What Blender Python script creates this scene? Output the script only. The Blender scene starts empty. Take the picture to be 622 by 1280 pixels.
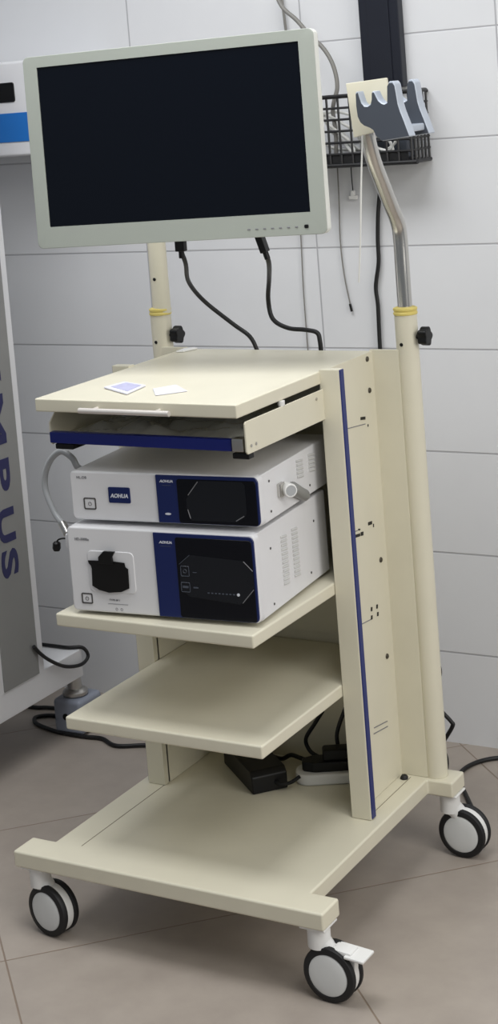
import bpy, bmesh, math, random
from mathutils import Matrix, Vector
random.seed(7)
SC = bpy.context.scene
COL = SC.collection

# ------------------------------------------------------------------ camera, world, lights, exposure
cam_d = bpy.data.cameras.new('camera')
cam = bpy.data.objects.new('camera', cam_d); COL.objects.link(cam)
right = Vector((0.85809627, 0.50722498, -0.0799601))
up = Vector((0.01264475, 0.13479905, 0.99079227))
back = Vector((0.51333313, -0.85120623, 0.10925683))
mw = Matrix.Identity(4)
for i in range(3):
    mw[i][0], mw[i][1], mw[i][2] = right[i], up[i], back[i]
mw.translation = Vector((2.0927, -2.4813, 1.6554))
cam.matrix_world = mw
cam_d.sensor_fit = 'AUTO'; cam_d.sensor_width = 36.0
cam_d.lens = 2082.39 / 1280 * 36
cam_d.shift_x = 34.52 / 1280
cam_d.shift_y = -296.84 / 1280
cam_d.clip_start = 0.05
SC.camera = cam

world = bpy.data.worlds.new('room_light'); SC.world = world
world.use_nodes = True
bg = world.node_tree.nodes['Background']
bg.inputs[0].default_value = (0.85, 0.92, 1.0, 1); bg.inputs[1].default_value = 0.22

def area(name, loc, target, sx, sy, power, color):
    d = bpy.data.lights.new(name, 'AREA'); d.shape = 'RECTANGLE'; d.size = sx; d.size_y = sy
    d.energy = power; d.color = color
    o = bpy.data.objects.new(name, d); COL.objects.link(o)
    o.location = loc
    o.rotation_euler = (Vector(target) - Vector(loc)).to_track_quat('-Z', 'Y').to_euler()
    return o
area('ceiling_lamp', (0.35, -0.15, 2.85), (0.35, -0.1, 0), 1.6, 0.9, 42, (0.98, 0.99, 1.0))
area('ceiling_lamp', (2.6, -1.2, 2.85), (2.3, -0.9, 0), 1.8, 0.9, 36, (1.0, 0.985, 0.95))
area('right_side_light', (4.0, -0.7, 2.0), (0.4, 0.3, 0.8), 1.6, 1.6, 44, (1.0, 0.97, 0.92))  # broad light from the right, its source out of view

SC.view_settings.view_transform = 'Standard'
SC.view_settings.look = 'None'
SC.view_settings.gamma = 1.0
SC.view_settings.use_curve_mapping = False
SC.view_settings.exposure = 0.0

# ------------------------------------------------------------------ materials
def lin(c):
    c = c / 255.0
    return c / 12.92 if c <= 0.04045 else ((c + 0.055) / 1.055) ** 2.4
def rgb(r, g, b): return (lin(r), lin(g), lin(b), 1)

def mat(name, col, rough=0.5, metal=0.0, spec=0.5, var=0.04, scale=14.0, bump=0.0, bscale=200.0, alpha=1.0, trans=0.0):
    m = bpy.data.materials.new(name); m.use_nodes = True
    nt = m.node_tree; N = nt.nodes; L = nt.links
    b = N['Principled BSDF']
    b.inputs['Roughness'].default_value = rough
    b.inputs['Metallic'].default_value = metal
    b.inputs['Specular IOR Level'].default_value = spec
    b.inputs['Alpha'].default_value = alpha
    b.inputs['Transmission Weight'].default_value = trans
    c = rgb(*col)
    if var:
        tc = N.new('ShaderNodeTexCoord'); no = N.new('ShaderNodeTexNoise'); no.inputs['Scale'].default_value = scale
        no.inputs['Detail'].default_value = 4
        L.new(tc.outputs['Object'], no.inputs['Vector'])
        rp = N.new('ShaderNodeValToRGB')
        rp.color_ramp.elements[0].position = 0.3; rp.color_ramp.elements[1].position = 0.7
        rp.color_ramp.elements[0].color = tuple(x * (1 - var) for x in c[:3]) + (1,)
        rp.color_ramp.elements[1].color = tuple(min(1, x * (1 + var)) for x in c[:3]) + (1,)
        L.new(no.outputs['Fac'], rp.inputs['Fac']); L.new(rp.outputs['Color'], b.inputs['Base Color'])
    else:
        b.inputs['Base Color'].default_value = c
    if bump:
        tc = N.new('ShaderNodeTexCoord'); no = N.new('ShaderNodeTexNoise'); no.inputs['Scale'].default_value = bscale
        L.new(tc.outputs['Object'], no.inputs['Vector'])
        bp = N.new('ShaderNodeBump'); bp.inputs['Strength'].default_value = bump; bp.inputs['Distance'].default_value = 0.001
        L.new(no.outputs['Fac'], bp.inputs['Height']); L.new(bp.outputs['Normal'], b.inputs['Normal'])
    return m

def tile_mat(name, cols, grout, ax, bx, size, offs, gw, rough, mott, mscale, spec=0.5, wave=0.0):
    """ax, bx: unit directions of the grid; size, offs: spacing and offset per axis; gw: grout half width (m)."""
    m = bpy.data.materials.new(name); m.use_nodes = True
    nt = m.node_tree; N = nt.nodes; L = nt.links; b = N['Principled BSDF']
    b.inputs['Roughness'].default_value = rough; b.inputs['Specular IOR Level'].default_value = spec
    geo = N.new('ShaderNodeTexCoord')
    def mth(op, a, v=None):
        n = N.new('ShaderNodeMath'); n.operation = op
        for i, x in enumerate((a, v)):
            if x is None: continue
            if isinstance(x, (int, float)): n.inputs[i].default_value = x
            else: L.new(x, n.inputs[i])
        return n.outputs[0]
    masks = []; ids = []
    for d, s, o in zip((ax, bx), size, offs):
        dt = N.new('ShaderNodeVectorMath'); dt.operation = 'DOT_PRODUCT'
        L.new(geo.outputs['Object'], dt.inputs[0]); dt.inputs[1].default_value = d
        u = mth('DIVIDE', mth('SUBTRACT', dt.outputs['Value'], o), s)
        ids.append(mth('FLOOR', u))
        f = mth('FRACT', u)
        e = mth('MULTIPLY', mth('MINIMUM', f, mth('SUBTRACT', 1.0, f)), s)
        mr = N.new('ShaderNodeMapRange'); mr.interpolation_type = 'SMOOTHSTEP'
        mr.inputs['From Min'].default_value = gw * 0.5; mr.inputs['From Max'].default_value = gw * 1.4
        L.new(e, mr.inputs['Value']); masks.append(mr.outputs['Result'])
    mask = mth('MULTIPLY', masks[0], masks[1])
    no = N.new('ShaderNodeTexNoise'); no.inputs['Scale'].default_value = mscale; no.inputs['Detail'].default_value = 6
    no.inputs['Roughness'].default_value = 0.6
    L.new(geo.outputs['Object'], no.inputs['Vector'])
    rp = N.new('ShaderNodeValToRGB')
    rp.color_ramp.elements[0].position = 0.5 - mott; rp.color_ramp.elements[1].position = 0.5 + mott
    rp.color_ramp.elements[0].color = rgb(*cols[0]); rp.color_ramp.elements[1].color = rgb(*cols[1])
    L.new(no.outputs['Fac'], rp.inputs['Fac'])
    wn = N.new('ShaderNodeTexWhiteNoise'); wn.noise_dimensions = '2D'
    cb = N.new('ShaderNodeCombineXYZ'); L.new(ids[0], cb.inputs[0]); L.new(ids[1], cb.inputs[1]); L.new(cb.outputs[0], wn.inputs['Vector'])
    hsv = N.new('ShaderNodeHueSaturation'); L.new(rp.outputs['Color'], hsv.inputs['Color'])
    L.new(mth('ADD', 0.98, mth('MULTIPLY', wn.outputs['Value'], 0.04)), hsv.inputs['Value'])
    mx = N.new('ShaderNodeMix'); mx.data_type = 'RGBA'
    mx.inputs['A'].default_value = rgb(*grout)
    L.new(mask, mx.inputs['Factor']); L.new(hsv.outputs['Color'], mx.inputs['B'])
    L.new(mx.outputs['Result'], b.inputs['Base Color'])
    h = mask
    if wave:
        n2 = N.new('ShaderNodeTexNoise'); n2.inputs['Scale'].default_value = 3.0; L.new(geo.outputs['Object'], n2.inputs['Vector'])
        h = mth('ADD', mask, mth('MULTIPLY', n2.outputs['Fac'], wave))
    bp = N.new('ShaderNodeBump'); bp.inputs['Strength'].default_value = 0.5; bp.inputs['Distance'].default_value = 0.0015
    L.new(h, bp.inputs['Height']); L.new(bp.outputs['Normal'], b.inputs['Normal'])
    return m

q = math.sqrt(0.5)
M_WALL = tile_mat('white_wall_tile', ((212, 213, 216), (217, 218, 220)), (172, 172, 176), (1, 0, 0), (0, 0, 1), (0.507, 0.2535), (-0.344, -0.0201), 0.0021, 0.3, 0.2, 2.0, wave=0.5)
M_FLOOR = tile_mat('taupe_floor_tile', ((154, 144, 135), (170, 160, 150)), (132, 116, 102), (-q, q, 0), (q, q, 0), (0.596, 0.604), (-0.095, -0.043), 0.0018, 0.38, 0.22, 7.0)
M_CREAM = mat('cream_paint', (216, 211, 191), 0.38, var=0.02, bump=0.06, bscale=350)
M_NAVY = mat('navy_trim', (18, 34, 104), 0.35, var=0.03)
M_BLUE = mat('blue_drawer_trim', (5, 24, 108), 0.35, var=0.03)
M_WHITE = mat('white_enamel', (222, 222, 224), 0.42, var=0.015)
M_PLAST = mat('white_plastic', (228, 228, 226), 0.45, var=0.015)
M_CAP = mat('hub_plastic', (216, 218, 217), 0.4, var=0.02)
M_RUBBER = mat('black_rubber', (17, 17, 19), 0.6, var=0.06)
M_BLACK = mat('black_plastic', (8, 8, 9), 0.45, spec=0.35, var=0.06)
M_CORD = mat('black_cord', (12, 12, 14), 0.5, var=0.05)
M_CHROME = mat('chrome', (205, 203, 198), 0.22, metal=1.0, var=0.02)
M_STEEL = mat('brushed_steel', (190, 188, 184), 0.35, metal=1.0, var=0.04)
M_SEAM = mat('seam_shadow_gap', (112, 104, 84), 0.7, var=0.05)
M_SCREW = mat('dark_screw_steel', (92, 88, 80), 0.4, metal=0.9, var=0.05)
M_LOUVER = mat('louver_shaded_white', (204, 204, 202), 0.45, var=0.015)  # casing white greyed down, so the slits' shade lines are in the colour
M_ROSE = mat('handle_metal', (222, 216, 210), 0.3, metal=0.35, var=0.03)
M_YELLOW = mat('yellow_collar', (214, 196, 110), 0.45, var=0.03)
M_BEZEL = mat('shaded_grey_bezel', (160, 165, 157), 0.42, var=0.015)  # darker than the shell: shade of the front face put into the colour
M_SHELL = mat('monitor_shell', (226, 227, 220), 0.45, var=0.015)
M_SCREEN = mat('dark_screen', (10, 14, 22), 0.22, spec=0.22, var=0.02, scale=3)
M_GLASSB = mat('black_glass', (6, 9, 18), 0.18, spec=0.3, var=0.03)
M_PGLASS = mat('panel_window', (22, 25, 31), 0.2, spec=0.35, var=0.04)
M_PBLUE = mat('processor_blue', (11, 30, 86), 0.3, var=0.02)
M_LINE = mat('print_grey', (120, 120, 124), 0.6, var=0.02)
M_DARKP = mat('print_dark', (70, 68, 66), 0.6, var=0.02)
M_PALE = mat('print_white', (215, 218, 226), 0.6, var=0.01)
M_DIM = mat('print_dim', (74, 80, 92), 0.4, var=0.02)
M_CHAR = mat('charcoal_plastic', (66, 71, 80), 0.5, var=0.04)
M_LGREY = mat('light_grey_plastic', (176, 184, 196), 0.35, var=0.03)
M_HOSE = mat('grey_hose', (164, 166, 168), 0.4, var=0.03)
M_GPANEL = mat('grey_panel', (136, 136, 134), 0.4, var=0.02)
M_LETTER = mat('navy_lettering', (27, 28, 80), 0.5, var=0.02)
M_DEVBLUE = mat('device_blue', (30, 110, 190), 0.4, var=0.02)
M_COLUMN = mat('dark_rail', (15, 19, 32), 0.4, var=0.05)
M_WIRE = mat('black_wire', (12, 12, 15), 0.4, var=0.04)
M_PAPER = mat('white_paper', (214, 214, 224), 0.7, var=0.02)
M_PRINT = mat('packet_print', (176, 176, 204), 0.7, var=0.1, scale=120)
M_GCORD = mat('grey_cord', (122, 120, 116), 0.5, var=0.03)
M_WCORD = mat('white_cord', (222, 222, 218), 0.5, var=0.02)
M_FOIL = mat('clear_plastic', (235, 238, 238), 0.12, spec=0.6, var=0.0, alpha=0.45)
M_CASTER = mat('blue_grey_caster', (146, 152, 166), 0.4, var=0.03)
M_GLASSY = mat('clear_caster_stem', (150, 155, 160), 0.15, spec=0.6, var=0.02, alpha=0.6)

# ------------------------------------------------------------------ mesh helpers
WM = {}
def thing(name, label, cat, loc=(0, 0, 0), rz=0.0, group=None):
    o = bpy.data.objects.new(name, None); COL.objects.link(o)
    o.empty_display_size = 0.05
    o.location = loc; o.rotation_euler = (0, 0, rz)
    o['label'] = label; o['category'] = cat
    if group: o['group'] = group
    WM[o.name] = Matrix.Translation(Vector(loc)) @ Matrix.Rotation(rz, 4, 'Z')
    return o

def finish(bm, angle=38):
    bmesh.ops.remove_doubles(bm, verts=bm.verts, dist=1e-6)
    bmesh.ops.recalc_face_normals(bm, faces=bm.faces)
    lim = math.radians(angle)
    for f in bm.faces: f.smooth = True
    for e in bm.edges:
        if len(e.link_faces) == 2:
            e.smooth = e.calc_face_angle(0) < lim
        else:
            e.smooth = False

def obj(name, bm, m, parent=None, world=True, label=None, recalc=True):
    """one mesh object; with a parent, world-space geometry is moved into the parent's frame."""
    if recalc: finish(bm)
    me = bpy.data.meshes.new(name)
    if parent is not None and world:
        bm.transform(WM[parent.name].inverted())
    bm.to_mesh(me); bm.free()
    for x in (m if isinstance(m, (list, tuple)) else (m,)): me.materials.append(x)
    o = bpy.data.objects.new(name, me); COL.objects.link(o)
    wn = o.modifiers.new('normals', 'WEIGHTED_NORMAL'); wn.keep_sharp = True; wn.weight = 80
    if parent is not None:
        o.parent = parent; WM[o.name] = WM[parent.name]
    else:
        WM[o.name] = Matrix.Identity(4)
    if label: o['label'] = label
    return o

def tag(o, label, cat, group=None):
    o['label'] = label; o['category'] = cat
    if group: o['group'] = group
    return o

def solo(name, bm, m, label, cat, group=None):
    """a one-mesh thing with its origin at its base."""
    xs = [v.co for v in bm.verts]
    c = Vector(((min(v.x for v in xs) + max(v.x for v in xs)) / 2, (min(v.y for v in xs) + max(v.y for v in xs)) / 2, min(v.z for v in xs)))
    finish(bm); bm.transform(Matrix.Translation(-c))
    me = bpy.data.meshes.new(name); bm.to_mesh(me); bm.free()
    me.materials.append(m)
    o = bpy.data.objects.new(name, me); COL.objects.link(o); o.location = c
    wn = o.modifiers.new('normals', 'WEIGHTED_NORMAL'); wn.keep_sharp = True; wn.weight = 80
    WM[o.name] = Matrix.Translation(c)
    return tag(o, label, cat, group)

def merge(dst, src, mi=0):
    vm = [dst.verts.new(v.co) for v in src.verts]
    src.verts.index_update()
    for f in src.faces:
        nf = dst.faces.new([vm[v.index] for v in f.verts]); nf.material_index = mi
    src.free()

def B(): return bmesh.new()

def box(bm, x0, x1, y0, y1, z0, z1, bev=0.002, seg=2, mtx=None, mi=0):
    t = bmesh.new()
    bmesh.ops.create_cube(t, size=1)
    for v in t.verts:
        v.co = Vector(((x0 + x1) / 2 + v.co.x * (x1 - x0), (y0 + y1) / 2 + v.co.y * (y1 - y0), (z0 + z1) / 2 + v.co.z * (z1 - z0)))
    if bev: bmesh.ops.bevel(t, geom=list(t.edges), offset=bev, segments=seg, affect='EDGES', profile=0.5)
    if mtx is not None: t.transform(mtx)
    merge(bm, t, mi)
    return bm

def prism(bm, pts, o, u, v, n, d, bev=0.0, seg=2, mi=0):
    """polygon pts (in u, v from o) extruded by d along n."""
    t = bmesh.new(); o = Vector(o); u = Vector(u); v = Vector(v); n = Vector(n)
    vs = [t.verts.new(o + u * a + v * b) for a, b in pts]
    f = t.faces.new(vs)
    r = bmesh.ops.extrude_face_region(t, geom=[f])
    for g in r['geom']:
        if isinstance(g, bmesh.types.BMVert): g.co += n * d
    bmesh.ops.recalc_face_normals(t, faces=t.faces)
    if bev: bmesh.ops.bevel(t, geom=list(t.edges), offset=bev, segments=seg, affect='EDGES', profile=0.5)
    merge(bm, t, mi)
    return bm

def rrect(w, h, r, n=5, cx=0.0, cz=0.0):
    out = []
    for (sx, sz, a0) in ((1, -1, -90), (1, 1, 0), (-1, 1, 90), (-1, -1, 180)):
        for k in range(n + 1):
            a = math.radians(a0 + 90 * k / n)
            out.append((cx + sx * (w / 2 - r) + r * math.cos(a), cz + sz * (h / 2 - r) + r * math.sin(a)))
    return out

def smooth_path(pts, sub=6):
    P = [Vector(p) for p in pts]
    if len(P) < 3: return P
    P = [P[0] * 2 - P[1]] + P + [P[-1] * 2 - P[-2]]
    out = []
    for i in range(1, len(P) - 2):
        p0, p1, p2, p3 = P[i - 1:i + 3]
        for k in range(sub):
            t = k / sub
            out.append(0.5 * ((2 * p1) + (p2 - p0) * t + (2 * p0 - 5 * p1 + 4 * p2 - p3) * t * t + (3 * p1 - p0 - 3 * p2 + p3) * t ** 3))
    out.append(P[-2])
    return out

def tube(bm, pts, r, seg=10, sub=6, mi=0):
    P = smooth_path(pts, sub) if sub else [Vector(p) for p in pts]
    n = len(P)
    R = r if callable(r) else (lambda t: r)
    t0 = (P[1] - P[0]).normalized()
    a = t0.orthogonal().normalized()
    rings = []
    for i in range(n):
        t = (P[min(i + 1, n - 1)] - P[max(i - 1, 0)]).normalized()
        a = (a - t * a.dot(t)).normalized(); b = t.cross(a)
        rr = R(i / (n - 1))
        rings.append([bm.verts.new(P[i] + (a * math.cos(2 * math.pi * k / seg) + b * math.sin(2 * math.pi * k / seg)) * rr) for k in range(seg)])
    for i in range(n - 1):
        for k in range(seg):
            f = bm.faces.new((rings[i][k], rings[i][(k + 1) % seg], rings[i + 1][(k + 1) % seg], rings[i + 1][k])); f.material_index = mi
    bm.faces.new(rings[0][::-1]).material_index = mi
    bm.faces.new(rings[-1]).material_index = mi
    return bm

def lathe(bm, prof, p, axis=(0, 0, 1), seg=28, mi=0):
    """profile [(radius, height along axis)] turned about the axis through p; ends with r=0 close to a point."""
    p = Vector(p); ax = Vector(axis).normalized(); a = ax.orthogonal().normalized(); b = ax.cross(a)
    rings = []
    for r, h in prof:
        if r < 1e-6: rings.append([bm.verts.new(p + ax * h)])
        else: rings.append([bm.verts.new(p + ax * h + (a * math.cos(2 * math.pi * k / seg) + b * math.sin(2 * math.pi * k / seg)) * r) for k in range(seg)])
    for A, Bq in zip(rings, rings[1:]):
        for k in range(seg):
            k2 = (k + 1) % seg
            if len(A) == 1 and len(Bq) == 1: continue
            if len(A) == 1: f = bm.faces.new((A[0], Bq[k2], Bq[k]))
            elif len(Bq) == 1: f = bm.faces.new((A[k], A[k2], Bq[0]))
            else: f = bm.faces.new((A[k], A[k2], Bq[k2], Bq[k]))
            f.material_index = mi
    for ring, rev in ((rings[0], True), (rings[-1], False)):
        if len(ring) > 1: bm.faces.new(ring[::-1] if rev else ring).material_index = mi
    return bm

def cyl(bm, p0, p1, r, seg=20, bev=0.0, mi=0):
    p0, p1 = Vector(p0), Vector(p1); h = (p1 - p0).length; bv = bev or 0
    prof = [(r - bv, 0), (r, bv), (r, h - bv), (r - bv, h)] if bv else [(r, 0), (r, h)]
    return lathe(bm, prof, p0, p1 - p0, seg, mi)

def text(bm, s, size, o, u, v, depth=0.0006, sx=1.0, align='CENTER', shear=0.0, bold=0.0):
    """raised letters: u is the reading direction, v the letters' up."""
    c = bpy.data.curves.new('glyphs', 'FONT'); c.body = s; c.size = size; c.align_x = align; c.align_y = 'CENTER'
    c.extrude = depth / 2; c.shear = shear; c.resolution_u = 4; c.offset = bold
    t = bpy.data.objects.new('glyphs', c); COL.objects.link(t)
    dg = bpy.context.evaluated_depsgraph_get()
    me = bpy.data.meshes.new_from_object(t.evaluated_get(dg))
    tb = bmesh.new(); tb.from_mesh(me)
    gx = [w.co.x for w in tb.verts]; gy = [w.co.y for w in tb.verts]
    for w in tb.verts: w.co.x -= (min(gx) + max(gx)) / 2; w.co.y -= (min(gy) + max(gy)) / 2
    u = Vector(u).normalized(); v = Vector(v).normalized(); n = u.cross(v)
    mt = Matrix.Identity(4)
    for i in range(3): mt[i][0], mt[i][1], mt[i][2], mt[i][3] = u[i] * sx, v[i], n[i], o[i]
    tb.transform(mt); merge(bm, tb)
    COL.objects.unlink(t); bpy.data.objects.remove(t); bpy.data.curves.remove(c); bpy.data.meshes.remove(me)
    return bm

def structure(name, bm, m):
    o = obj(name, bm, m); o['kind'] = 'structure'; return o

X, Y, Z = Vector((1, 0, 0)), Vector((0, 1, 0)), Vector((0, 0, 1))
WY = 1.19          # face of the tiled wall

# ------------------------------------------------------------------ setting
structure('floor', box(B(), -3.2, 4.2, -4.2, WY + 0.1, -0.1, 0.0, 0), M_FLOOR)
structure('wall_back', box(B(), -3.2, 4.2, WY, WY + 0.1, 0.0, 3.0, 0), M_WALL)

# ------------------------------------------------------------------ the cart
cart = thing('equipment_cart', 'cream metal cart on casters with shelves carrying the two white processors', 'cart', (0.35, 0.332, 0))
bm = B()
I = [(0, 0), (.699, 0), (.699, .067), (.642, .067), (.642, .597), (.699, .597), (.699, .664), (0, .664), (0, .597), (.0575, .597), (.0575, .067), (0, .067)]
prism(bm, I, (0, 0, .142), X, Y, Z, .034, .0045, 3)
base = obj('base_frame', bm, M_CREAM, cart)
obj('deck_seam', box(B(), .1205, .1222, .068, .597, .1752, .1762, 0), M_SEAM, base)
obj('deck_seam', box(B(), .604, .6055, .40, .597, .1752, .1762, 0), M_SEAM, base)

def shelf(z):
    return box(B(), .126, .573, .047, .598, z - .026, z, .004, 3)
obj('shelf', shelf(.6655), M_CREAM, cart)
obj('shelf', shelf(.4546), M_CREAM, cart)
top = obj('table_top', box(B(), .1225, .5755, .049, .609, 1.068, 1.094, .003, 3), M_CREAM, cart)
bm = B(); tube(bm, [(.241, .030, 1.0775), (.443, .030, 1.0775)], .0054, 12, 0)
for hx in (.27, .41): tube(bm, [(hx, .031, 1.0785), (hx, .051, 1.0785)], .0035, 10, 0)
obj('handle', bm, M_ROSE, top, label='slim metal bar handle')

# uprights: a front flange, a recessed web and a rear flange, mirrored left and right
def upright(sx):
    mx = (lambda a: a) if sx > 0 else (lambda a: .699 - a)
    def bx(bm, a, b, *r): box(bm, min(mx(a), mx(b)), max(mx(a), mx(b)), *r)
    bm = B()
    bx(bm, .574, .617, .3755, .397, .1765, 1.0977, .0015)
    bx(bm, .574, .5805, .39, .615, .1765, 1.0945, .001)
    bx(bm, .574, .640, .606, .613, .1765, 1.0970, .001)
    u = obj('upright', bm, M_CREAM, cart)
    bm = B(); bx(bm, .6165, .6195, .379, .395, .1785, 1.0965, .001)
    obj('trim_strip', bm, M_NAVY, u, label='navy blue edge strip')
    for (sy, sz) in ((.579, 1.082), (.580, 1.016), (.576, .656), (.573, .448)):
        bm = B(); lathe(bm, [(0.0058, 0), (0.0056, .0018), (.004, .0032), (0, .0036)], (mx(.5805), sy, sz), (sx, 0, 0), 14)
        obj('screw', bm, M_SCREW, u)
    for (ya, za, yb, zb_, w) in ((.530, .967, .552, .9635, .0022), (.560, .946, .564, .9455, .0018), (.483, .746, .492, .744, .0012),
                                 (.530, .7455, .548, .7435, .0024), (.552, .736, .556, .7355, .0024), (.462, .737, .49, .7335, .0022), (.493, .734, .505, .7322, .0028),
                                 (.514, .5685, .521, .567, .003), (.540, .566, .547, .5645, .003), (.512, .5515, .519, .550, .003), (.541, .5495, .548, .548, .003),
                                 (.49, .3225, .553, .3135, .0007), (.486, .311, .553, .302, .0007), (.41, .965, .55, .9515, .0006), (.41, .752, .48, .745, .0006), (.42, .556, .51, .548, .0006)):
        bm = B(); w = w * 1.4
        d = Vector((0, yb - ya, zb_ - za)).normalized(); p = d.cross(X)
        a = Vector((mx(.5806), ya, za)); b = Vector((mx(.5806), yb, zb_)); e = X * sx * .0006
        vs = [bm.verts.new(c) for c in (a - p * w, b - p * w, b + p * w, a + p * w, a - p * w + e, b - p * w + e, b + p * w + e, a + p * w + e)]
        for f in ((0, 1, 2, 3), (4, 5, 6, 7), (0, 1, 5, 4), (1, 2, 6, 5), (2, 3, 7, 6), (3, 0, 4, 7)): bm.faces.new([vs[i] for i in f])
        obj('slot' if w > .0011 else 'scribed_line', bm, M_BLACK if w > .0011 else M_LINE, u)
    bm = B(); lathe(bm, [(.009, 0), (.009, .004), (.006, .008), (0, .009)], (mx(.595), .585, .176), (0, 0, 1), 6)
    obj('floor_bolt', bm, M_RUBBER, u)
    return u
upright(1); upright(-1)
obj('back_panel', box(B(), .1255, .5735, .600, .6055, .474, 1.067, .001), M_CREAM, cart)
obj('back_panel', box(B(), .1255, .5735, .6055, .609, .1765, .490, .001), M_CREAM, cart)

# posts
def post(x, dirx, name_top):
    p = obj('post', cyl(B(), (x, .628, .1755), (x, .628, 1.174), .0235, 32, .001), M_CREAM, cart)
    bm = B(); lathe(bm, [(.0242, 0), (.0252, .001), (.0252, .005), (.0238, .0065), (.0238, .0085), (.0252, .010), (.0250, .014), (.019, .0165)], (x, .628, 1.168), Z, 32)
    obj('collar', bm, M_YELLOW, p, label='yellow plastic collar')
    bm = B()
    cyl(bm, (x + .02, .628, 1.122), (x + .034, .628, 1.122), .006, 12)
    prof = []
    for k in range(20):
        a = 2 * math.pi * k / 20; r = .0185 + .003 * math.cos(5 * a)
        prof.append((r * math.cos(a), r * math.sin(a)))
    prism(bm, prof, (x + .030, .628, 1.122), Y, Z, X, .020, .003)
    obj('clamp_knob', bm, M_BLACK, p, label='black star knob')
    bm = B(); cyl(bm, (x - .003, .6055, 1.108), (x - .003, .6038, 1.108), .0038, 12)
    obj('screw_hole', bm, M_BLACK, p)
    return p
post(.652, 1, 0); lp = post(.05, -1, 0)
bm = B(); cyl(bm, (.055, .628, 1.17), (.055, .628, 1.60), .0205, 28, .002)
tp = obj('monitor_pole', bm, M_CREAM, cart)
for hz in (1.25,):
    bm = B(); cyl(bm, (.055, .6085, hz), (.055, .6065, hz), .0038, 12); obj('screw_hole', bm, M_BLACK, tp)
bm = B()
box(bm, .030, .080, .598, .66, 1.50, 1.60, .004)
box(bm, -.015, .015, 0, .30, 1.535, 1.575, .004, 2, Matrix.Translation((.06, .62, 0)) @ Matrix.Rotation(math.radians(-122), 4, 'Z'))
box(bm, .27, .345, .372, .46, 1.53, 1.58, .004)
obj('monitor_arm', bm, M_CREAM, cart)

# swan-neck tube with the endoscope holder
bm = B()
tube(bm, [(.652, .628, 1.174), (.652, .628, 1.25), (.652, .628, 1.325), (.652, .620, 1.360), (.652, .590, 1.402), (.652, .556, 1.452), (.652, .527, 1.496), (.652, .508, 1.545), (.652, .504, 1.585)], .0152, 24, 6)
neck = obj('swan_neck', bm, M_CHROME, cart, label='chrome bent tube')
hold = obj('endoscope_holder', box(B(), .700, .770, .455, .545, 1.548, 1.562, .003), M_LGREY, cart, label='grey forked holder on a cream plate')
bm = B(); prism(bm, [(.626, 1.650), (.714, 1.655), (.7165, 1.627), (.705, 1.555), (.635, 1.543)], (0, .480, 0), X, Z, Y, .008, .0015)
obj('mounting_plate', bm, M_CREAM, hold, label='cream square plate')
FORK = [(.671, 1.631), (.6705, 1.606), (.672, 1.586), (.677, 1.574), (.685, 1.567), (.697, 1.562), (.704, 1.557), (.709, 1.545), (.721, 1.535), (.779, 1.541), (.770, 1.570),
        (.763, 1.590), (.759, 1.606), (.757, 1.625), (.755, 1.642), (.751, 1.648), (.744, 1.648), (.740, 1.642), (.739, 1.625), (.738, 1.609), (.731, 1.606), (.725, 1.608), (.718, 1.614), (.714, 1.622),
        (.710, 1.632), (.706, 1.631), (.705, 1.618), (.702, 1.608), (.695, 1.604), (.687, 1.605), (.681, 1.612), (.678, 1.622), (.675, 1.634)]
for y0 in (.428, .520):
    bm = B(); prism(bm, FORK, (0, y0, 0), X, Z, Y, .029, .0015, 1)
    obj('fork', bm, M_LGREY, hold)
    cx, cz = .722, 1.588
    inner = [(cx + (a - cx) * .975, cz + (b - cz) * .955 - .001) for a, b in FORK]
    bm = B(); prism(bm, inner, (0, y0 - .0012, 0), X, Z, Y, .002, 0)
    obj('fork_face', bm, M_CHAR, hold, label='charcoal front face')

# drawer under the table top
def drawer_side(x):
    return prism(B(), [(.080, 1.0), (.080, 1.040), (.100, 1.057), (.46, 1.057), (.46, .996), (.084, .996)] if x < .3 else
                 [(.070, .998), (.066, 1.003), (.066, 1.054), (.070, 1.0585), (.46, 1.0585), (.46, .998)], (x, 0, 0), Y, Z, X, .0035, .0006, 1)
dr = obj('drawer', box(B(), .134, .566, .085, .46, 1.006, 1.010, .001), M_CREAM, cart)
obj('drawer_front', box(B(), .134, .545, .071, .087, 1.0015, 1.0235, .002), M_BLUE, dr, label='dark blue front strip')
obj('drawer_rail', drawer_side(.128), M_CREAM, dr)
rr = obj('drawer_rail', drawer_side(.577), M_CREAM, dr)
bm = B(); box(bm, .547, .572, .068, .088, 1.002, 1.027, .003); obj('end_bracket', bm, M_STEEL, dr)
bm = B(); box(bm, .545, .580, .072, .092, .988, .999, .002); obj('rail_stop', bm, M_BLACK, dr, label='black plastic stop')
bm = B(); box(bm, .143, .185, .075, .12, .989, 1.0, .002); obj('rail_stop', bm, M_BLACK, dr, label='black plastic stop')
for sy, sz in ((.082, 1.012), (.10, 1.012), (.345, 1.045)):
    obj('rivet', cyl(B(), (.5803, sy, sz), (.582, sy, sz), .003, 10), M_STEEL, dr)
bm = B(); lathe(bm, [(.007, 0), (.007, .008), (.005, .011), (0, .012)], (.575, .215, 1.068), (0, 0, -1), 14)
obj('support_knob', bm, M_PLAST, dr)

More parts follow.
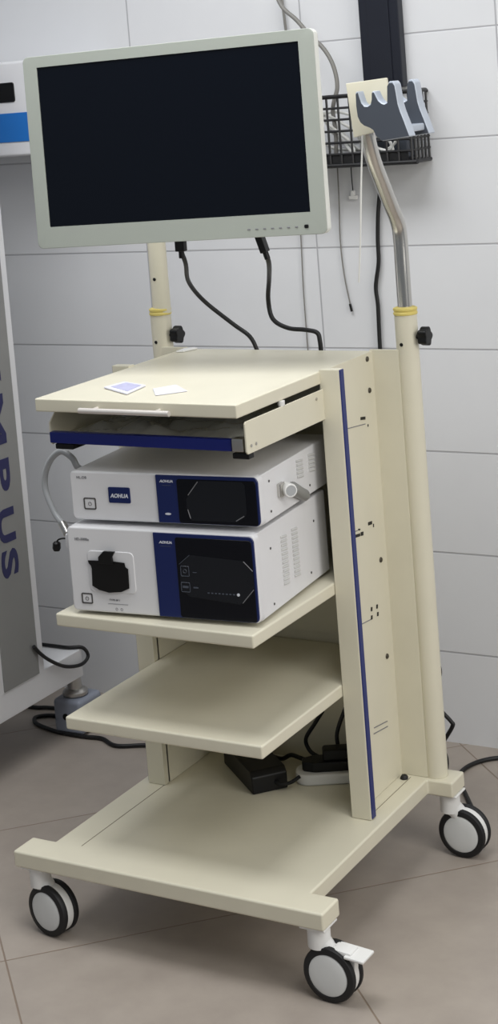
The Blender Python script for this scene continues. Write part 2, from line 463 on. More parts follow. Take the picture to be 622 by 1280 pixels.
# casters
def caster(wx, wy, ang, sx, sy, brake):
    hz = .0525
    ax = Vector((math.sin(ang), -math.cos(ang), 0))     # outer face of the near wheel
    c0 = Vector((wx, wy, hz)) - ax * .0215
    bm = B()
    cyl(bm, (sx, sy, .098), (sx, sy, .143), .0215, 24, .001)
    box(bm, -.026, .026, -.026, .026, .138, .1425, .001, 1, Matrix.Translation((sx, sy, 0)))
    lathe(bm, [(0, -.0085), (.0485, -.0085), (.0495, -.007), (.0495, .007), (.0485, .0085), (0, .0085)], c0, ax, 44)
    # neck joining the stem and the drum between the wheels
    d = Vector((c0.x - sx, c0.y - sy, 0)); 
    tube(bm, [(sx, sy, .112), (sx + d.x * .5, sy + d.y * .5, .095), (c0.x, c0.y, .075)], .019, 14, 4)
    c = obj('caster', bm, M_PLAST, cart, label='white twin-wheel swivel caster')
    for s in (1, -1):
        a = ax * s; o = c0 + a * .0065
        bm = B()
        lathe(bm, [(.038, .002), (.050, .002), (.0525, .005), (.0525, .011), (.0505, .0145), (.044, .0165), (.0405, .0165), (.038, .013)], o, a, 48)
        obj('tyre', bm, M_RUBBER, c, label='black rubber tyre')
        bm = B()
        lathe(bm, [(.0405, .004), (.0405, .0125), (.039, .0155), (.034, .0172), (.02, .0182), (0, .0186)], o, a, 48)
        obj('hub_cap', bm, M_CAP, c, label='pale grey hub cap')
    if brake:
        bm = B(); t = Vector((-ax.y, ax.x, 0))
        mt = Matrix.Translation((c0.x, c0.y, 0)) @ Matrix.Rotation(math.atan2(t.y, t.x), 4, 'Z') @ Matrix.Rotation(math.radians(4), 4, 'Y')
        box(bm, .0, .040, -.016, .018, .093, .104, .003, 2, mt)
        box(bm, .028, .068, -.022, .024, .094, .100, .0025, 2, mt)
        box(bm, .030, .044, -.008, .008, .055, .096, .002, 2, mt)
        obj('brake_pedal', bm, M_PLAST, c, label='white brake pedal')
caster(.694, .012, -.02, .672, .03, True)
caster(.060, .012, -.17, .040, .030, False)
caster(.700, .622, -.02, .676, .632, False)
caster(.060, .625, -.1, .036, .632, False)

# ------------------------------------------------------------------ the two processors (built in their own frames)
def processor(name, label, loc, rz, w, d, h):
    t = thing(name, label, 'medical device', loc, rz)
    bm = B()
    # body with a rounded front frame
    box(bm, 0.002, w - .002, .012, d, .001, h - .001, .003, 2)
    prism(bm, rrect(w, h, .010, 5, w / 2, h / 2), (0, .022, 0), X, Z, -Y, .022, .004, 3)
    for fx in (.04, w - .04):
        for fy in (.05, d - .05): cyl(bm, (fx, fy, -.0065), (fx, fy, .004), .012, 16)
    c = obj('casing', bm, M_WHITE, t, world=False)
    return t, c
def louver(bm, x, y, z, ln, w=.0027, tilt=0.12):
    d = Vector((0, math.cos(tilt), -math.sin(tilt))) * ln / 2
    tube(bm, [(x, y - d.y, z - d.z), (x, y + d.y, z + d.z)], w, 6, 0)

def power_button(t, x, z, s):
    bm = B()
    o = rrect(s, s * .86, .003, 4, x, z); i = rrect(s - .0042, s * .86 - .0042, .002, 4, x, z)
    vo = [[bm.verts.new((a, yy, b)) for a, b in P] for yy in (-.0012, .002) for P in (o, i)]
    n = len(o)
    for k in range(n):
        k2 = (k + 1) % n
        bm.faces.new((vo[0][k], vo[0][k2], vo[1][k2], vo[1][k])); bm.faces.new((vo[0][k], vo[2][k], vo[2][k2], vo[0][k2])); bm.faces.new((vo[1][k], vo[1][k2], vo[3][k2], vo[3][k]))
    b = obj('power_button', bm, M_DARKP, t, world=False)
    bm = B(); prism(bm, rrect(s * .72, s * .62, .002, 3, x, z), (0, .001, 0), X, Z, -Y, .0016, 0)
    obj('button_cap', bm, M_WHITE, b, world=False)
    bm = B()
    pts = [(x + .0036 * math.cos(a), -.0008, z - .0004 + .0036 * math.sin(a)) for a in [math.radians(120 + 30 * k) for k in range(11)]]
    tube(bm, pts, .0005, 6, 0); tube(bm, [(x, -.0008, z), (x, -.0008, z + .0042)], .0005, 6, 0)
    obj('power_symbol', bm, M_DARKP, b, world=False)

def front_panel(t, x0, x1, z0, z1, split, r):
    bm = B()
    P = [(x0, z0), (x1 - r, z0)] + [(x1 - r + r * math.sin(a), z0 + r - r * math.cos(a)) for a in [math.radians(15 * k) for k in range(1, 7)]]
    P += [(x1 - r + r * math.cos(a), z1 - r + r * math.sin(a)) for a in [math.radians(15 * k) for k in range(0, 7)]] + [(x0, z1)]
    prism(bm, P, (0, .004, 0), X, Z, -Y, .0065, .0008, 1)
    p = obj('front_panel', bm, M_PBLUE, t, world=False, label='navy blue glossy panel')
    bm = B(); mr, mt, mb = .0042, .0065, .0012
    prism(bm, rrect(x1 - mr - split, z1 - z0 - mt - mb, .005, 4, (split + x1 - mr) / 2, (z0 + mb + z1 - mt) / 2), (0, .0, 0), X, Z, -Y, .0036, .0004, 1)
    obj('black_glass', bm, M_GLASSB, p, world=False, label='black glass area')
    return p

# upper one: light source
up_t, up_c = processor('light_source', 'slimmer white medical light source with a navy logo badge, stacked on the taller unit', (.168, .077, .8495), .0922, .405, .36, .0965)
p = front_panel(up_t, .191, .4035, .002, .0945, .236, .010)
W8 = [(.262, .009), (.357, .009), (.374, .020), (.378, .028), (.378, .080), (.372, .086), (.283, .086), (.262, .060), (.254, .050), (.254, .026)]
bm = B(); prism(bm, W8, (0, -.003, 0), X, Z, -Y, .0012, 0); obj('display', bm, M_PGLASS, p, world=False, label='dark grey display window')
for a, b in (((.259, .058), (.281, .084)), ((.256, .030), (.2605, .013)), ((.355, .0115), (.372, .0215))):
    obj('display_edge', tube(B(), [(a[0], -.0045, a[1]), (b[0], -.0045, b[1])], .0009, 6, 0), M_LINE, p, world=False)
bm = B(); text(bm, 'AOHUA', .0068, (.2135, -.0026, .083), X, Z, .0006, 1.15, shear=.25, bold=.0002)
obj('logo_lettering', bm, M_PALE, p, world=False)
bm = B(); box(bm, .2045, .223, -.0028, -.002, .0745, .0752, 0); obj('small_print', bm, M_DIM, p, world=False)
bm = B(); prism(bm, [(.005 * math.cos(k * .5236) * 1.3 + .2125, .0022 * math.sin(k * .5236) + .0195) for k in range(12)], (0, -.002, 0), X, Z, -Y, .001); obj('indicator', bm, M_PALE, p, world=False)
bm = B(); prism(bm, rrect(.0475, .031, .0025, 4, .109, .052), (0, .001, 0), X, Z, -Y, .003, .0006, 1)
bd = obj('logo_badge', bm, M_PBLUE, up_t, world=False, label='navy blue badge with white logo letters')
bm = B(); text(bm, 'AOHUA', .0108, (.109, -.0023, .051), X, Z, .0006, .98, shear=.2, bold=.0003)
obj('logo_lettering', bm, M_PALE, bd, world=False)
power_button(up_t, .042, .033, .027)
bm = B(); text(bm, 'HL-DB', .0072, (.028, -.0004, .0845), X, Z, .0006, 1.1); obj('model_lettering', bm, M_LINE, up_t, world=False)
for vy, vz in ((.195, .080), (.255, .078)):
    bm = B()
    for k in range(5): louver(bm, .4035, vy, vz - .0078 * k, .030)
    obj('vent', bm, M_LOUVER, up_t, world=False)
for sy, sz in ((.049, .076), (.049, .018), (.24, .020)):
    obj('screw', cyl(B(), (.4025, sy, sz), (.4042, sy, sz), .0024, 10), M_DARKP, up_t, world=False)
bm = B(); box(bm, .402, .412, .082, .104, .035, .062, .003)
cn = obj('light_socket', bm, M_CHROME, up_t, world=False, label='chrome socket bracket')
bm = B(); lathe(bm, [(.0135, 0), (.0135, .030), (.0125, .033), (.0105, .0335), (.0100, .0325), (0, .0325)], (.403, .117, .045), (.72, -.69, .05), 28)
obj('socket_cap', bm, M_PLAST, cn, world=False, label='round light grey cap')
ca = Vector((.72, -.69, .05)).normalized(); bm = B(); cyl(bm, Vector((.403, .117, .045)) + ca * .0325, Vector((.403, .117, .045)) + ca * .0332, .0098, 24)
obj('cap_centre', bm, M_HOSE, cn, world=False, label='grey centre disc')
bm = B(); tube(bm, [(.415, .128, .043), (.412, .150, .033), (.407, .185, .017), (.404, .205, .009)], .0125, 16, 4)  # solid grey stub standing where the cap's shadow falls on the casing
obj('cap_shadow', bm, M_GPANEL, cn, world=False, label='grey barrel shaped as the shadow of the cap')

# lower one: video processor
lo_t, lo_c = processor('video_processor', 'taller white medical video processor with a black socket, resting on the shelf', (.165, .056, .6725), .085, .403, .345, .1685)
p = front_panel(lo_t, .192, .4015, .002, .165, .239, .010)
W8 = [(.261, .045), (.366, .036), (.388, .052), (.397, .068), (.397, .100), (.378, .120), (.268, .126), (.246, .106), (.243, .060)]
bm = B(); prism(bm, W8, (0, -.003, 0), X, Z, -Y, .0012, 0); obj('display', bm, M_PGLASS, p, world=False, label='dark grey octagonal touch window')
def frame(bm, x, z, w, h, r=.0004):
    P = rrect(w, h, .0015, 2, x, z); P = [(a, -.0045, b) for a, b in P] + [(P[0][0], -.0045, P[0][1])]
    tube(bm, P, r, 6, 0)
bm = B(); frame(bm, .2555, .094, .017, .019, .0006); frame(bm, .2545, .063, .018, .018, .0006)
tube(bm, [(.2555 + .0035 * math.cos(a * .5236), -.0045, .094 + .0035 * math.sin(a * .5236)) for a in range(13)], .0005, 6, 0)
box(bm, .2485, .2605, -.005, -.004, .0615, .0655, 0)
box(bm, .272, .280, -.005, -.004, .092, .0933, 0); box(bm, .271, .281, -.005, -.004, .0620, .0645, 0)
for k in range(9): box(bm, .30 + .0075 * k, .304 + .0075 * k, -.0048, -.004, .0535, .0557, 0)
tube(bm, [(.2445, -.0045, .107), (.2675, -.0045, .1255)], .0005, 6, 0)
obj('screen_icon', bm, M_DIM, p, world=False)
for a, b in (((.379, .119), (.3965, .1015)), ((.3715, .0395), (.3955, .066))):
    obj('display_edge', tube(B(), [(a[0], -.0045, a[1]), (b[0], -.0045, b[1])], .0008, 6, 0), M_LINE, p, world=False)
bm = B(); lathe(bm, [(.003, 0), (.0028, .0008), (0, .0012)], (.3635, -.0042, .0545), -Y, 14); obj('indicator', bm, M_PALE, p, world=False)
bm = B(); text(bm, 'AOHUA', .0068, (.218, -.0026, .1475), X, Z, .0006, 1.1, shear=.25, bold=.0002); obj('logo_lettering', bm, M_PALE, p, world=False)
bm = B(); box(bm, .2065, .229, -.0028, -.002, .1395, .1402, 0); obj('small_print', bm, M_DIM, p, world=False)
# raised socket surround, dark opening and flap
bm = B(); prism(bm, rrect(.102, .082, .010, 5, .094, .082), (0, .002, 0), X, Z, -Y, .0034, .0014, 3)
sk = obj('socket_surround', bm, M_WHITE, lo_t, world=False)
PORT = [(.046, .104), (.047, .0985), (.0515, .094), (.053, .088), (.051, .054), (.065, .0465), (.087, .042), (.114, .045), (.132, .053), (.133, .091), (.1275, .0945), (.126, .103), (.103, .1045), (.071, .1045)]
bm = B(); prism(bm, PORT, (0, -.0036, 0), X, Z, -Y, .0016, 0)
obj('socket_opening', bm, M_BLACK, sk, world=False, label='black connector opening')
bm = B(); prism(bm, [(.0715, .100), (.0715, .113), (.084, .125), (.109, .125), (.1015, .114), (.1035, .100)], (0, -.004, 0), X, Z, -Y, .006, .0012, 2)
obj('release_tab', bm, M_BLACK, sk, world=False)
power_button(lo_t, .0340, .0265, .0245)
bm = B(); text(bm, 'HD-500Be', .0078, (.0335, -.0004, .1445), X, Z, .0006, .95); obj('model_lettering', bm, M_LINE, lo_t, world=False)
bm = B()
text(bm, 'TYPE BF I', .0048, (.095, -.0004, .0265), X, Z, .0006, 1.2)
box(bm, .080, .124, -.0006, .001, .0185, .0191, 0)
frame2 = [(.098, .0085), (.109, .0085)]
for a, b in frame2:
    tube(bm, [(a + .0022 * math.cos(k * .785), -.0002, b + .0026 * math.sin(k * .785)) for k in range(9)], .0004, 6, 0)
obj('small_print', bm, M_LINE, lo_t, world=False)
for vy in (.130, .182):
    bm = B()
    for k in range(12): louver(bm, .4015, vy, .130 - .0083 * k, .026)
    obj('vent', bm, M_LOUVER, lo_t, world=False)
for sy, sz in ((.07, .124), (.068, .017), (.25, .023), (.28, .120)):
    obj('screw', cyl(B(), (.4005, sy, sz), (.4022, sy, sz), .0024, 10), M_DARKP, lo_t, world=False)
bm = B(); box(bm, -.012, .004, .010, .03, .120, .150, .004); obj('side_port', bm, M_WHITE, lo_t, world=False)

# grey hose looping from the light source to the port of the processor
hs = thing('looped_hose', 'grey hose looping beside the left end of both processors', 'hose', (.11, .12, .80))
bm = B(); tube(bm, [(.146, .26, .90), (.1465, .18, .922), (.1455, .140, .936), (.136, .135, .957), (.110, .135, .969), (.082, .135, .950), (.0645, .135, .917), (.066, .132, .884), (.090, .122, .846), (.116, .112, .826)], .0064, 14, 6)
obj('hose_body', bm, M_HOSE, hs)
bm = B(); cyl(bm, (.112, .1135, .829), (.131, .104, .810), .0085, 16, .001); cyl(bm, (.130, .1045, .811), (.142, .100, .799), .0065, 16); cyl(bm, (.140, .100, .801), (.1565, .100, .800), .006, 16)
obj('hose_fitting', bm, M_STEEL, hs)
bm = B(); tube(bm, [(.139, .095, .803), (.128, .092, .804), (.117, .0905, .801), (.113, .090, .795)], .0017, 8, 5)
obj('cap_strap', bm, M_BLACK, hs)
bm = B(); lathe(bm, [(.005, 0), (.008, .003), (.0085, .013), (.006, .0185), (0, .019)], (.113, .090, .797), (-.08, -.05, -1), 16)
obj('dust_cap', bm, M_BLACK, hs, label='black rubber dust cap')

# ------------------------------------------------------------------ the monitor
mon_rz = .1403
MW, MH = .6305, .3928
mon = thing('monitor', 'large flat monitor with dark blank screen and pale grey-green bezel, shade put into its colour, above the cart', 'monitor', (.3141, .3109, 1.5613 - MH / 2), mon_rz)
tilt = Matrix.Translation((0, 0, MH / 2)) @ Matrix.Rotation(.0095, 4, 'Y').inverted() @ Matrix.Rotation(-.0309, 4, 'X')
def mpart(name, bm, m, parent, label=None):
    bm.transform(tilt); return obj(name, bm, m, parent, world=False, label=label)
bm = B(); prism(bm, rrect(MW, MH, .012, 6), (0, .003, 0), X, Z, Y, .027, .003, 2)
prism(bm, rrect(MW * .72, MH * .74, .02, 5), (0, .028, 0), X, Z, Y, .030, .012, 3)
shell = mpart('shell', bm, M_SHELL, mon)
bm = B()
o = rrect(MW, MH, .012, 6); sw, sh = .5685, .3265
i = [(max(-sw / 2, min(sw / 2, a * 2)), max(-sh / 2, min(sh / 2, b * 2)) + .0105) for a, b in o]
va = [[bm.verts.new((a, y, b)) for a, b in P] for P, y in ((o, .004), (o, .001), ([(a * (1 - .004), b * (1 - .006)) for a, b in o], 0.0), (i, 0.0), (i, .0035))]
n = len(o)
for A, C in zip(va, va[1:]):
    for k in range(n):
        k2 = (k + 1) % n
        try: bm.faces.new((A[k], A[k2], C[k2], C[k]))
        except ValueError: pass
bmesh.ops.remove_doubles(bm, verts=bm.verts, dist=1e-5)
bez = mpart('bezel', bm, M_BEZEL, mon)
bm = B(); box(bm, -sw / 2 - .002, sw / 2 + .002, .0022, .004, -sh / 2 + .0085, sh / 2 + .0125, 0)
mpart('screen', bm, M_SCREEN, mon)
for k in range(7):
    bm = B(); box(bm, .152 + .0165 * k, .158 + .0165 * k, -.0008, .001, -.1815, -.1790, .0003, 1); mpart('menu_button', bm, M_LINE, bez)
bm = B(); prism(bm, rrect(.0085, .007, .002, 3, .2745, -.180), (0, .001, 0), X, Z, -Y, .0022, .0004, 1); mpart('power_switch', bm, M_BLACK, bez, 'black power switch')

# ------------------------------------------------------------------ cables hanging from the monitor
def plug_cable(label, plug_top, plug_bot, pts, r, pw, name='video_cable'):
    t = thing(name, label, 'cable', pts[-1])
    d = (Vector(plug_bot) - Vector(plug_top)); L = d.length
    bm = B(); mt = Matrix.Translation(plug_top) @ (-d).to_track_quat('Z', 'Y').to_matrix().to_4x4()
    box(bm, -pw / 2, pw / 2, -.007, .007, -L, 0, .002, 2, mt)
    cyl(bm, plug_bot, Vector(plug_bot) + d.normalized() * .014, .006, 12)
    obj('plug', bm, M_BLACK, t)
    bm = B(); tube(bm, [plug_bot] + pts, r, 10, 6); obj('cord', bm, M_CORD, t)
plug_cable('thick black cable sloping from the monitor down to the table, left of the other', (.2815, .372, 1.370), (.2815, .372, 1.338),
           [(.272, .40, 1.308), (.20, .52, 1.255), (.185, .60, 1.202), (.235, .63, 1.147), (.275, .632, 1.118), (.292, .632, 1.085)], .0048, .022)
plug_cable('thick black cable with an S-bend under the monitor right of the other', (.4645, .372, 1.372), (.476, .374, 1.332),
           [(.462, .41, 1.305), (.375, .56, 1.255), (.332, .625, 1.200), (.338, .628, 1.158), (.372, .63, 1.138), (.415, .63, 1.134), (.442, .63, 1.128), (.4475, .63, 1.11), (.448, .631, 1.08)], .0050, .024)

# ------------------------------------------------------------------ things on the table top and in the drawer
bm = B()
P = [(.212, .157), (.222, .216), (.292, .186), (.303, .102)]
zz = 1.0945
bm2 = B(); prism(bm2, P, (0, 0, zz), X, Y, Z, .0035, .0012, 1)
t = thing('paper_packet', 'folded printed paper packet lying on the table top', 'packet', (.255, .16, zz))
obj('packet', bm2, M_PAPER, t)
bm = B(); prism(bm, [(a * .72 + .255 * .28 + .004, b * .72 + .165 * .28) for a, b in P], (0, 0, zz + .0032), X, Y, Z, .0008, 0); obj('printed_front', bm, M_PRINT, t)
bm = B(); prism(bm, [(.325, .160), (.350, .205), (.410, .150), (.368, .103)], (0, 0, zz), X, Y, Z, .0018, .0006, 1)
solo('paper_slip', bm, M_PAPER, 'small white paper slip beside the printed packet on the table', 'paper')
bm = B(); prism(bm, [(.118 + .012, .555), (.128, .590), (.145, .607), (.158, .600), (.146, .560)], (0, 0, zz), X, Y, Z, .004, .0015, 2)
solo('paper_scrap', bm, M_PLAST, 'small white scrap at the back left corner of the table', 'paper')
# crumpled clear bag in the drawer
bm = B(); nx, ny = 44, 22
g = []
from mathutils import noise
for j in range(ny + 1):
    row = []
    for k in range(nx + 1):
        x = .145 + .40 * k / nx; y = .095 + .26 * j / ny
        h = abs(noise.noise(Vector((x * 16, y * 16, 1.3)))) * .026 + abs(noise.noise(Vector((x * 45, y * 45, 4.1)))) * .008
        ed = min(k, nx - k, j * 1.2, ny - j) / 4.0
        row.append(bm.verts.new((x, y, 1.0115 + h * min(1, ed))))
    g.append(row)
for j in range(ny):
    for k in range(nx): bm.faces.new((g[j][k], g[j][k + 1], g[j + 1][k + 1], g[j + 1][k]))
solo('plastic_bag', bm, M_FOIL, 'crumpled clear plastic bag lying in the drawer', 'bag')

# ------------------------------------------------------------------ things on the bottom deck
t = thing('power_adapter', 'black power brick on the bottom deck of the cart', 'adapter', (.285, .49, .176), math.atan2(-.118, .137))
bm = B(); P = [(-.095, 0), (.095, 0), (.095, .036), (.083, .047), (-.083, .047), (-.095, .036)]
prism(bm, P, (0, -.040, .0005), X, Z, Y, .080, .003, 2)
obj('casing', bm, M_BLACK, t, world=False)
bm = B(); tube(bm, [(.092, .012, .02), (.108, .02, .018), (.120, .038, .022), (.130, .055, .035)], .004, 8, 5); obj('lead', bm, M_CORD, t, world=False)
t = thing('power_strip', 'white power strip holding black plugs on the bottom deck', 'power strip', (.448, .532, .176), .5)
bm = B(); prism(bm, rrect(.150, .072, .030, 6), (0, 0, .0005), X, Y, Z, .024, .005, 3); obj('strip_body', bm, M_PLAST, t, world=False)
bm = B()
prism(bm, [(-.060, -.012), (-.035, -.024), (.050, -.024), (.066, -.018), (.066, .018), (.050, .024), (-.035, .024), (-.060, .012)], (0, 0, .0245), X, Y, Z, .022, .004, 2)
box(bm, -.015, .055, -.018, .018, .044, .070, .006, 3)
obj('plug', bm, M_BLACK, t, world=False)
for pts, lb in (([(.42, .568, .31), (.395, .57, .275), (.372, .57, .24), (.378, .57, .216), (.398, .568, .205), (.428, .553, .209)], 'black cord bending down behind the power brick to the strip'),
                ([(.472, .575, .32), (.456, .572, .283), (.449, .57, .258), (.452, .566, .236), (.462, .55, .232)], 'black cord dropping to the plugs beside the right upright')):
    solo('connection_cable', tube(B(), pts, .0045, 10, 6), M_CORD, lb, 'cable')
solo('connection_cable', tube(B(), [(.255, .590, .182), (.303, .575, .1825), (.33, .572, .196), (.358, .568, .194), (.39, .572, .187), (.43, .585, .1815)], .005, 10, 6), M_CORD, 'black cord lying along the back of the bottom deck', 'cable')
bm = B()
tube(bm, [(.10 + .035, .535, .460), (.165, .515, .463), (.21, .525, .468), (.26, .55, .461)], .0055, 10, 5); tube(bm, [(.14, .555, .460), (.19, .54, .472), (.245, .525, .461)], .0055, 10, 5)
solo('cable_tangle', bm, M_CORD, 'dark cable tangle at the back of the middle shelf', 'cable')

# ------------------------------------------------------------------ cords behind the cart on the right
solo('mains_cord', tube(B(), [(.44, .625, .40), (.45, .72, .40), (.48, .86, .37), (.505, .935, .33), (.522, .95, .298), (.528, .95, .275), (.520, .95, .25), (.506, .95, .22), (.520, .95, .187), (.546, .952, .158), (.549, .953, .146), (.524, .955, .106), (.517, .955, .092), (.527, .955, .066), (.524, .957, .035), (.508, .965, .006)], .005, 10, 6), M_CORD,
     'black cord wriggling down to the floor behind the right post', 'cable')
solo('mains_cord', tube(B(), [(.690, .700, .0055), (.645, .82, .0055), (.612, .875, .0055), (.572, .936, .0055), (.540, .985, .0055), (.534, 1.04, .0055), (.553, 1.093, .0055), (.595, 1.13, .0055), (.68, 1.15, .0055), (.80, 1.14, .0055), (1.1, 1.15, .0055), (1.6, 1.16, .0055)], .0052, 10, 6), M_CORD,
     'black cord curving over the floor from the rear caster towards the wall', 'cable')

# ------------------------------------------------------------------ wall rail, wire basket and its cables
rail = thing('wall_rail', 'broad dark vertical rail on the tiled wall above the wire basket', 'rail', (.392, WY, 1.60))
bm = B(); box(bm, .336, .440, 1.160, WY - .0005, 1.63, 2.60, .004, 2)
obj('rail_body', bm, M_COLUMN, rail)
bm = B(); box(bm, .360, .416, 1.157, 1.161, 1.635, 2.59, .001); obj('rail_insert', bm, M_COLUMN, rail)

bk = thing('wire_basket', 'black wire basket fixed to the wall behind the forked holder', 'basket', (.30, 1.13, 1.45))
x0, x1, y0, y1, z0, z1 = .10, .487, 1.072, 1.185, 1.456, 1.620
bm = B(); rw = .0052
tube(bm, [(x0, y1, z1), (x0, y0 + .01, z1), (x0 + .01, y0, z1), (x1 - .012, y0, z1), (x1, y0 + .012, z1), (x1, y1 - .012, z1), (x1 + .0, y1, z1 - .004)], rw, 8, 4)
tube(bm, [(x0, y1, z0), (x0, y0 + .01, z0), (x0 + .01, y0, z0), (x1 - .012, y0, z0), (x1, y0 + .012, z0), (x1, y1, z0)], rw, 8, 4)
obj('rim', bm, M_WIRE, bk)
bm = B(); nv = 13
for k in range(nv + 1):
    x = x0 + (x1 - x0) * k / nv
    if x > x1 - .01: continue
    tube(bm, [(x, y0, z1), (x, y0, z0), (x, y1, z0)], .0030, 6, 0)
for k in range(6):
    y = y0 + .008 + (y1 - y0 - .012) * k / 5
    tube(bm, [(x1, y, z1), (x1, y, z0)], .0030, 6, 0); tube(bm, [(x0, y, z1), (x0, y, z0), (x1, y, z0)], .0030, 6, 0)
for k in range(1, 6):
    z = z0 + (z1 - z0) * k / 6
    tube(bm, [(x0, y1, z), (x0, y0, z), (x1, y0, z), (x1, y1, z)], .0030, 6, 0)
obj('mesh', bm, M_WIRE, bk)
bm = B(); box(bm, x0 + .004, .480, y0 + .002, y0 + .006, z0 - .004, z0 + .026, .001); box(bm, x0 + .004, .484, y0 + .004, y1 - .004, z0 + .002, z0 + .005, .001)
obj('tray_liner', bm, M_WIRE, bk)

for k, (lb, zb, am, xc, rx, yc, ry) in enumerate((('white cable coiled in the left part of the wire basket', 1.535, .050, .285, .058, 1.118, .026), ('white cable coiled in front of the dark box in the basket', 1.505, .026, .402, .042, 1.094, .009))):
    pts = []
    for j in range(26):
        a = j * .85 + k
        pts.append((xc + rx * math.cos(a) * (1 - .012 * j) + random.uniform(-.004, .004), yc + ry * math.sin(a * 1.3 + 1), zb + am * math.sin(a * .9 + k) + random.uniform(-.006, .006)))
    solo('coiled_cable', tube(B(), pts, .0036, 8, 5), M_WCORD, lb, 'cable')
bm = B(); box(bm, .362, .462, 1.120, 1.168, 1.4625, 1.535, .008, 3)
solo('cable_box', bm, M_CHAR, 'dark box among the cables inside the wire basket', 'box')

solo('wall_cable', tube(B(), [(.130, 1.12, 1.905), (.163, 1.1, 1.846), (.20, 1.1, 1.81), (.235, 1.1, 1.768), (.264, 1.1, 1.74), (.284, 1.1, 1.708), (.2945, 1.1, 1.674), (.296, 1.1, 1.64), (.286, 1.1, 1.612), (.280, 1.1, 1.584), (.281, 1.105, 1.53), (.275, 1.11, 1.475)], .0052, 10, 6), M_GCORD,
     'thick grey cable arching from above the monitor into the wire basket', 'cable')
solo('wall_cable', tube(B(), [(.118, 1.18, 1.93), (.122, 1.18, 1.865), (.126, 1.18, 1.80), (.13, 1.182, 1.70)], .0035, 8, 5), M_GCORD,
     'thin grey cable running up the wall above the monitor', 'cable')
solo('wall_cable', tube(B(), [(.345, 1.165, 1.47), (.347, 1.18, 1.43), (.352, 1.18, 1.395), (.342, 1.18, 1.33), (.336, 1.18, 1.265), (.334, 1.18, 1.21), (.322, 1.18, 1.15), (.324, 1.18, 1.10), (.3215, 1.18, 1.0), (.32, 1.18, .80), (.322, 1.18, .45), (.32, 1.178, .12), (.30, 1.15, .006)], .0052, 10, 6), M_CORD,
     'black cable hanging down the wall behind the chrome tube', 'cable')
solo('wall_cable', tube(B(), [(.24, 1.182, 1.455), (.237, 1.183, 1.36), (.232, 1.184, 1.267), (.236, 1.184, 1.18), (.247, 1.184, 1.105)], .0018, 8, 5), M_GCORD, 'thin grey wire hanging down the wall from the basket to a black tip', 'cable')
solo('wire_tip', cyl(B(), (.2465, 1.1835, 1.107), (.250, 1.1835, 1.088), .0032, 10), M_BLACK, 'black tip at the lower end of the thin grey wall wire', 'cable tip')
tw = thing('sensor_wire', 'short dark wire with a clear clip hanging under the basket', 'wire', (.277, 1.18, 1.37))
obj('wire', tube(B(), [(.277, 1.182, 1.455), (.276, 1.183, 1.42), (.277, 1.183, 1.385)], .0014, 8, 5), M_CORD, tw)
bm = B(); box(bm, .266, .288, 1.178, 1.188, 1.366, 1.376, .002); box(bm, .272, .282, 1.178, 1.188, 1.372, 1.388, .002); obj('clip', bm, M_PLAST, tw)
solo('wall_cable', tube(B(), [(.124, 1.185, 1.43), (.122, 1.185, 1.27), (.118, 1.185, 1.14), (.118, 1.185, .95)], .0016, 8, 5), M_GCORD, 'hair-thin grey wire on the wall below the monitor', 'cable')
solo('holder_cord', tube(B(), [(.655, .482, 1.552), (.645, .482, 1.467), (.633, .482, 1.34), (.622, .484, 1.255)], .0019, 8, 5), M_WCORD, 'thin white cord dangling from the forked holder', 'cord')

# ------------------------------------------------------------------ wall device at the upper left
dv = thing('wall_device', 'white box on the wall with a blue band and black window, left behind the monitor', 'device', (-.75, WY, 1.528))
bm = B(); box(bm, -1.10, -.40, 1.0, WY - .001, 1.528, 1.775, .008, 3)
obj('casing', bm, M_WHITE, dv)
obj('blue_band', box(B(), -1.098, -.42, .9975, 1.01, 1.566, 1.6415, .001), M_DEVBLUE, dv, label='blue band')
bm = B(); prism(bm, rrect(.44, .051, .006, 4, -.808, 1.6955), (0, 1.002, 0), X, Z, -Y, .005, .001, 1)
obj('display_window', bm, M_BLACK, dv, label='black display window')

# ------------------------------------------------------------------ trolley at the left edge
tr = thing('medical_trolley', 'white trolley with a grey lettered side panel at the left edge', 'trolley', (-.8, .45, 0))
bm = B()
box(bm, -1.10, -.500, .05, .788, .215, 1.95, .004, 2)  # unseen upper part drawn taller to block light from the left
obj('cabinet', bm, M_WHITE, tr)
pn = obj('side_panel', box(B(), -.502, -.497, .619, .762, .221, 1.93, .001), M_GPANEL, tr, label='grey side panel')
for ch, zc in zip('OLYMPUS', (1.26, 1.145, 1.035, .894, .754, .628, .532)):
    bm = B(); text(bm, ch, .088, (-.4966, .686, zc), -Z, Y, .0012, {'M': 2.05, 'S': 1.8, 'P': 1.9}.get(ch, 1.5), bold=.0025)
    obj('letter', bm, M_LETTER, pn, label='navy blue capital letter ' + ch)
bm = B(); prism(bm, [(-.10, .147), (-.10, .219), (.70, .219), (.76, .223), (.950, .223), (.950, .149)], (-.500, 0, 0), Y, Z, -X, .11, .004, 2)
prism(bm, [(-.10, .147), (-.10, .219), (.950, .219), (.950, .149)], (-1.0, 0, 0), Y, Z, -X, .10, .004, 2)
box(bm, -1.0, -.55, .30, .40, .149, .214, .003)
obj('base_beam', bm, M_WHITE, tr)
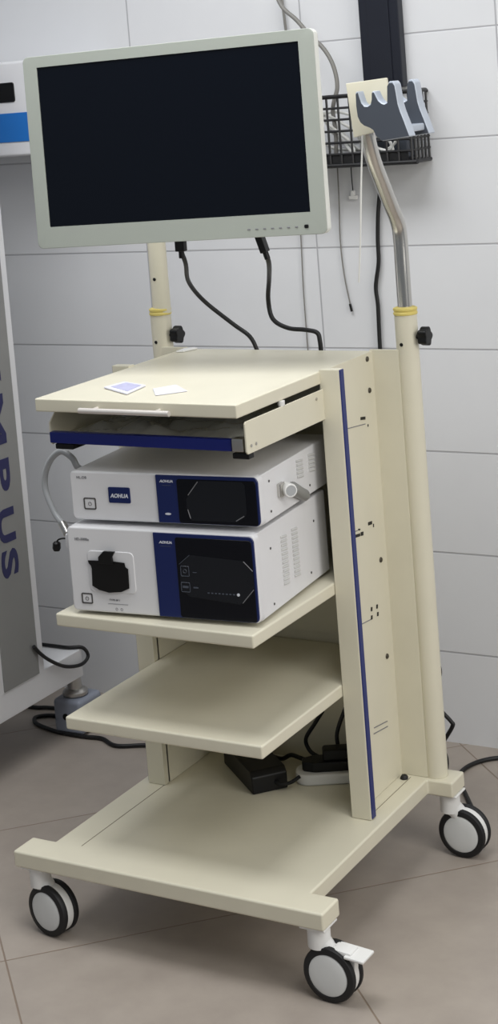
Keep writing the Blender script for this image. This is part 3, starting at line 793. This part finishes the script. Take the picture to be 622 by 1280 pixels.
def tcaster(x, y):
    c = obj('caster', box(B(), x - .045, x + .045, y - .052, y + .052, .004, .098, .012, 3), M_CASTER, tr, label='blue-grey covered caster')
    bm = B(); lathe(bm, [(.030, 0), (.034, .004), (.034, .012), (.026, .018), (.020, .020), (.018, .05)], (x, y - .006, .0975), Z, 24); obj('swivel_ring', bm, M_STEEL, c)
    bm = B(); lathe(bm, [(.0, -.024), (.042, -.024), (.046, -.02), (.046, .02), (.042, .024), (0, .024)], (x, y + .006, .046), X, 28); obj('wheel', bm, M_RUBBER, c)
    bm = B(); cyl(bm, (x - .004, y - .0515, .052), (x - .004, y - .0535, .052), .009, 16); obj('axle_cap', bm, M_BLACK, c)
tcaster(-.525, .945); tcaster(-.545, .0); tcaster(-1.05, .935); tcaster(-1.05, .0)
solo('trolley_cord', tube(B(), [(-.4905, .740, .300), (-.4905, .764, .273), (-.4905, .801, .242), (-.4905, .858, .207), (-.490, .916, .189), (-.490, .950, .190), (-.490, .962, .204), (-.498, .950, .226), (-.53, .932, .2285), (-.58, .931, .2285), (-.66, .93, .2285)], .0048, 10, 6), M_CORD, 'black cord looped over the trolley base beam', 'cable')
solo('floor_cord', tube(B(), [(-.95, 1.03, .006), (-.75, 1.02, .006), (-.70, 1.03, .006), (-.65, 1.04, .006), (-.60, 1.06, .006)], .0055, 10, 5), M_CORD, 'black cord running straight under the trolley', 'cable')
solo('floor_cord', tube(B(), [(-.60, .99, .006), (-.655, .985, .006), (-.684, .960, .006), (-.655, .925, .006), (-.590, .902, .006), (-.54, .893, .006), (-.47, .893, .006), (-.42, .897, .006), (-.358, .87, .006), (-.291, .897, .006), (-.20, .93, .006), (-.05, .97, .006)], .0055, 10, 6), M_CORD, 'black cord looping over the floor between the trolley and the cart', 'cable')

GROUPS = {'wall_cable': 'cables hanging on the tiled wall', 'connection_cable': 'black cords on the bottom deck', 'mains_cord': 'black cords behind the cart',
          'floor_cord': 'black cords on the floor by the trolley', 'coiled_cable': 'white cables in the wire basket', 'video_cable': 'black cables under the monitor'}
for o in COL.objects:
    g = GROUPS.get(o.name.split('.')[0])
    if g and o.parent is None and 'label' in o: o['group'] = g
